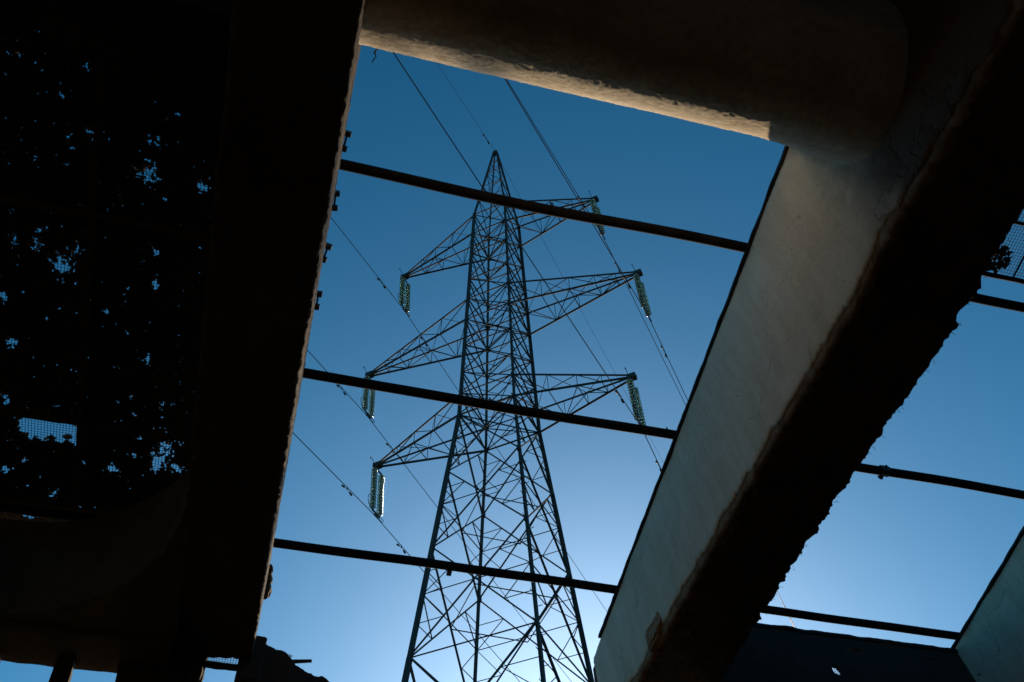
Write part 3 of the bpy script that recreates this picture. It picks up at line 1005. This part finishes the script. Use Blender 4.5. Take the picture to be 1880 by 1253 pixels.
# arms
SIDE = {'L': (-1, 'A', 'B'), 'R': (1, 'C', 'D')}
def arm(side, i):
    sg, c1, c2 = SIDE[side]
    e = link('cross_arm', None, tower)
    tip = Vector((sg * ARM[i], 0, ZL[i]))
    lo = [L(c1, ZL[i]), L(c2, ZL[i])]
    hi = [L(c1, ZU[i]), L(c2, ZU[i])]
    up = Vector((0, 0, 1))
    T1 = [tip + Vector((0, -.05, 0)), tip + Vector((0, .05, 0))]
    T2 = [tip + Vector((0, -.05, .09)), tip + Vector((0, .05, .09))]
    for k in range(2):
        bar('lower_chord', lo[k], T1[k], .085, e, up)
        bar('upper_chord', hi[k], T2[k], .07, e, up * -1)
    fr = [0, .30, .55, .76]
    if i == 2: fr = [0, .26, .48, .68, .84]
    P = lambda a, b, x: a + (b - a) * x
    for j in range(len(fr) - 1):
        x0, x1 = fr[j], fr[j + 1]
        # underside: strut and zigzag
        bar('lower_brace', P(lo[0], T1[0], x1), P(lo[1], T1[1], x1), .045, e, up)
        a, b = (0, 1) if j % 2 == 0 else (1, 0)
        bar('lower_brace', P(lo[a], T1[a], x0), P(lo[b], T1[b], x1), .045, e, up)
        # flanks
        for k in range(2):
            so_ = Vector((0, 1 if k == 0 else -1, 0))
            if j % 2 == 0:
                bar('side_brace', P(hi[k], T2[k], x0), P(lo[k], T1[k], x1), .04, e, so_)
            else:
                bar('side_brace', P(lo[k], T1[k], x0), P(hi[k], T2[k], x1), .04, e, so_)
            bar('side_post', P(lo[k], T1[k], x1), P(hi[k], T2[k], x1), .034, e, so_)
        # top
        bar('upper_brace', P(hi[b], T2[b], x0), P(hi[a], T2[a], x1), .032, e, up * -1)
    v, f = box_vf(-.14, .14, -.11, .11, -.05, .12)
    link('tip_plate', mesh('tip_plate', v, f, M_GALV), e, Matrix.Translation(tip + Vector((sg * .04, 0, 0))))
    return tip
tips = {s + str(i): arm(s, i) for s in 'LR' for i in (1, 2, 3)}

# ------------------------------------------------------------------ insulator sets
def disc_mesh():
    pr = [(.028, .062), (.045, .058), (.050, .030), (.070, .022), (.106, .004), (.115, -.012), (.105, -.018), (.085, -.006), (.055, -.012), (.030, -.020), (.016, -.062)]
    k = 14
    v, f = [], []
    for r_, z in pr:
        for j in range(k):
            q = 2 * math.pi * j / k
            v.append((r_ * math.cos(q), r_ * math.sin(q), z))
    for i in range(len(pr) - 1):
        for j in range(k):
            f.append((i * k + j, (i + 1) * k + j, (i + 1) * k + (j + 1) % k, i * k + (j + 1) % k))
    f.append(tuple(range(k)))
    f.append(tuple((len(pr) - 1) * k + j for j in range(k))[::-1])
    return mesh('glass_disc', v, f, M_GLASS, True)
DISC = disc_mesh()
cv, cfc = tube_vf([(0, 0, .085), (0, 0, .03)], [.034, .044], 8)
CAPM = mesh('disc_cap', cv, cfc, M_FIT, True)
ND, PITCHD = 13, .137
DROP, SWING = 2.20, .10
POSN = {'L1': 'upper left', 'L2': 'middle left', 'L3': 'lower left', 'R1': 'upper right', 'R2': 'middle right', 'R3': 'lower right'}
def insulator(key):
    tip = tips[key]
    bot = tip + Vector((SWING, 0, -DROP))
    e = link('insulator_set', None, None, TM @ Matrix.Translation(tip + Vector((0, 0, -.06))))
    tag(e, 'pair of green glass insulator strings hanging from the %s pylon arm' % POSN[key], 'insulator', 'insulator sets hung from the pylon arms')
    dirv = (bot - tip).normalized()
    tilt = Matrix.Rotation(math.atan2(SWING, DROP) * -1, 4, 'Y')
    # yoke at the top, yoke at the bottom
    v, f = box_vf(-.012, .012, -.26, .26, -.20, -.12)
    link('top_yoke', mesh('top_yoke', v, f, M_FIT), e, tilt)
    v, f = box_vf(-.018, .018, -.02, .02, -.15, .05)
    link('hanger_link', mesh('hanger_link', v, f, M_FIT), e, tilt)
    zb = -.24 - ND * PITCHD
    for s_ in (-1, 1):
        st_ = link('insulator_string', None, e, tilt @ Matrix.Translation((0, s_ * .22, -.27)))
        for k in range(ND):
            link('glass_disc', DISC, st_, Matrix.Translation((0, 0, -k * PITCHD)))
            link('disc_cap', CAPM, st_, Matrix.Translation((0, 0, -k * PITCHD)))
    v, f = box_vf(-.014, .014, -.26, .26, zb - .06, zb + .02)
    link('bottom_yoke', mesh('bottom_yoke', v, f, M_FIT), e, tilt)
    # arcing horns: short hooks on top, a loop and a curved rod at the bottom
    v, f = tube_vf([(0, -.16, -.15), (0, -.34, .02), (0, -.46, .10), (0, -.52, .08), (0, -.53, -.02)], .011, 5)
    link('arcing_horn', mesh('arcing_horn', v, f, M_FIT), e, tilt)
    v, f = tube_vf([(0, .16, -.15), (0, .30, -.20), (0, .40, -.30), (0, .42, -.42)], .011, 5)
    link('arcing_horn', mesh('arcing_horn', v, f, M_FIT), e, tilt)
    loop = []
    for k in range(13):
        q = -.6 + k / 12 * 4.6
        loop.append((0, -.36 - .16 * math.sin(q), zb + .28 - .24 * math.cos(q)))
    v, f = tube_vf([(0, -.12, zb)] + loop, .013, 5)
    link('corona_loop', mesh('corona_loop', v, f, M_FIT), e, tilt)
    v, f = tube_vf([(0, .12, zb - .02), (0, .26, zb - .13), (0, .40, zb - .13), (0, .50, zb - .02), (0, .34, zb + .02)], .013, 5)
    link('corona_loop', mesh('corona_loop', v, f, M_FIT), e, tilt)
    v, f = tube_vf([(0, -.14, zb - .15), (0, 0, zb - .12), (0, .14, zb - .15)], [.025, .045, .025], 6)
    link('clamp', mesh('clamp', v, f, M_FIT), e, tilt)
    return tip + Vector((0, 0, -.06)) + (tilt @ Vector((0, 0, zb - .15)))
WB = {k: TM @ insulator(k) for k in tips}
WB['G'] = TM @ Vector((0, 0, zP + .02))

# ------------------------------------------------------------------ conductors
NEAR = {'L1': 25.4, 'L2': 25.1, 'L3': 24.6, 'R1': 27.5, 'R2': 27.0, 'R3': 26.3, 'G': 27.3}
FAR = {'L1': 22.9, 'L2': 22.7, 'L3': 23.7, 'R1': 23.6, 'R2': 23.0, 'R3': 21.2, 'G': 23.6}
def damper_mesh():
    bm = bmesh.new()
    def add(vf):
        v, f = vf
        vs = [bm.verts.new(p) for p in v]
        for q in f: bm.faces.new([vs[i] for i in q])
    add(tube_vf([(0, -.22, -.10), (0, 0, -.07), (0, .22, -.10)], .007, 5))
    for s_ in (-1, 1):
        add(tube_vf([(0, s_ * .28, -.115), (0, s_ * .20, -.10), (0, s_ * .13, -.09)], [.036, .036, .022], 7))
    add(tube_vf([(0, 0, .02), (0, 0, -.08)], .018, 6))
    me = bpy.data.meshes.new('damper')
    bm.to_mesh(me); bm.free()
    me.materials.append(M_FIT)
    return me
DAMP = damper_mesh()
def conductor(key):
    p0 = WB[key]
    ground = key == 'G'
    rad = .0075 if ground else .0145
    name = 'ground_wire' if ground else 'power_line'
    e = link(name, None, None, Matrix.Translation(p0))
    if ground:
        tag(e, 'thin earth wire running over the tip of the pylon', 'wire')
    else:
        tag(e, 'black power line clamped under the %s insulators' % POSN[key], 'power line', 'power lines strung along the pylon')
    def pos(d):
        az = math.radians(NEAR[key] if d < 0 else FAR[key])
        a = abs(d)
        z = -.03 * a + .00012 * a * a
        return Vector((math.sin(az) * d, math.cos(az) * d, z))
    ds = [-160, -120, -90, -65, -48, -36, -26, -18, -12, -7, -3.5, -1.5, -.5, 0, .5, 1.5, 3.5, 7, 12, 18, 26, 36, 50, 70, 100, 140, 180, 240]
    v, f = tube_vf([pos(d) for d in ds], rad, 6)
    link('cable', mesh('cable', v, f, M_COND), e)
    for d in ((-.9,) if ground else (-1.75, 1.75)):
        az = math.radians(NEAR[key] if d < 0 else FAR[key])
        link('vibration_damper', DAMP, e, Matrix.Translation(pos(d)) @ Matrix.Rotation(-az, 4, 'Z'))
for k in WB: conductor(k)
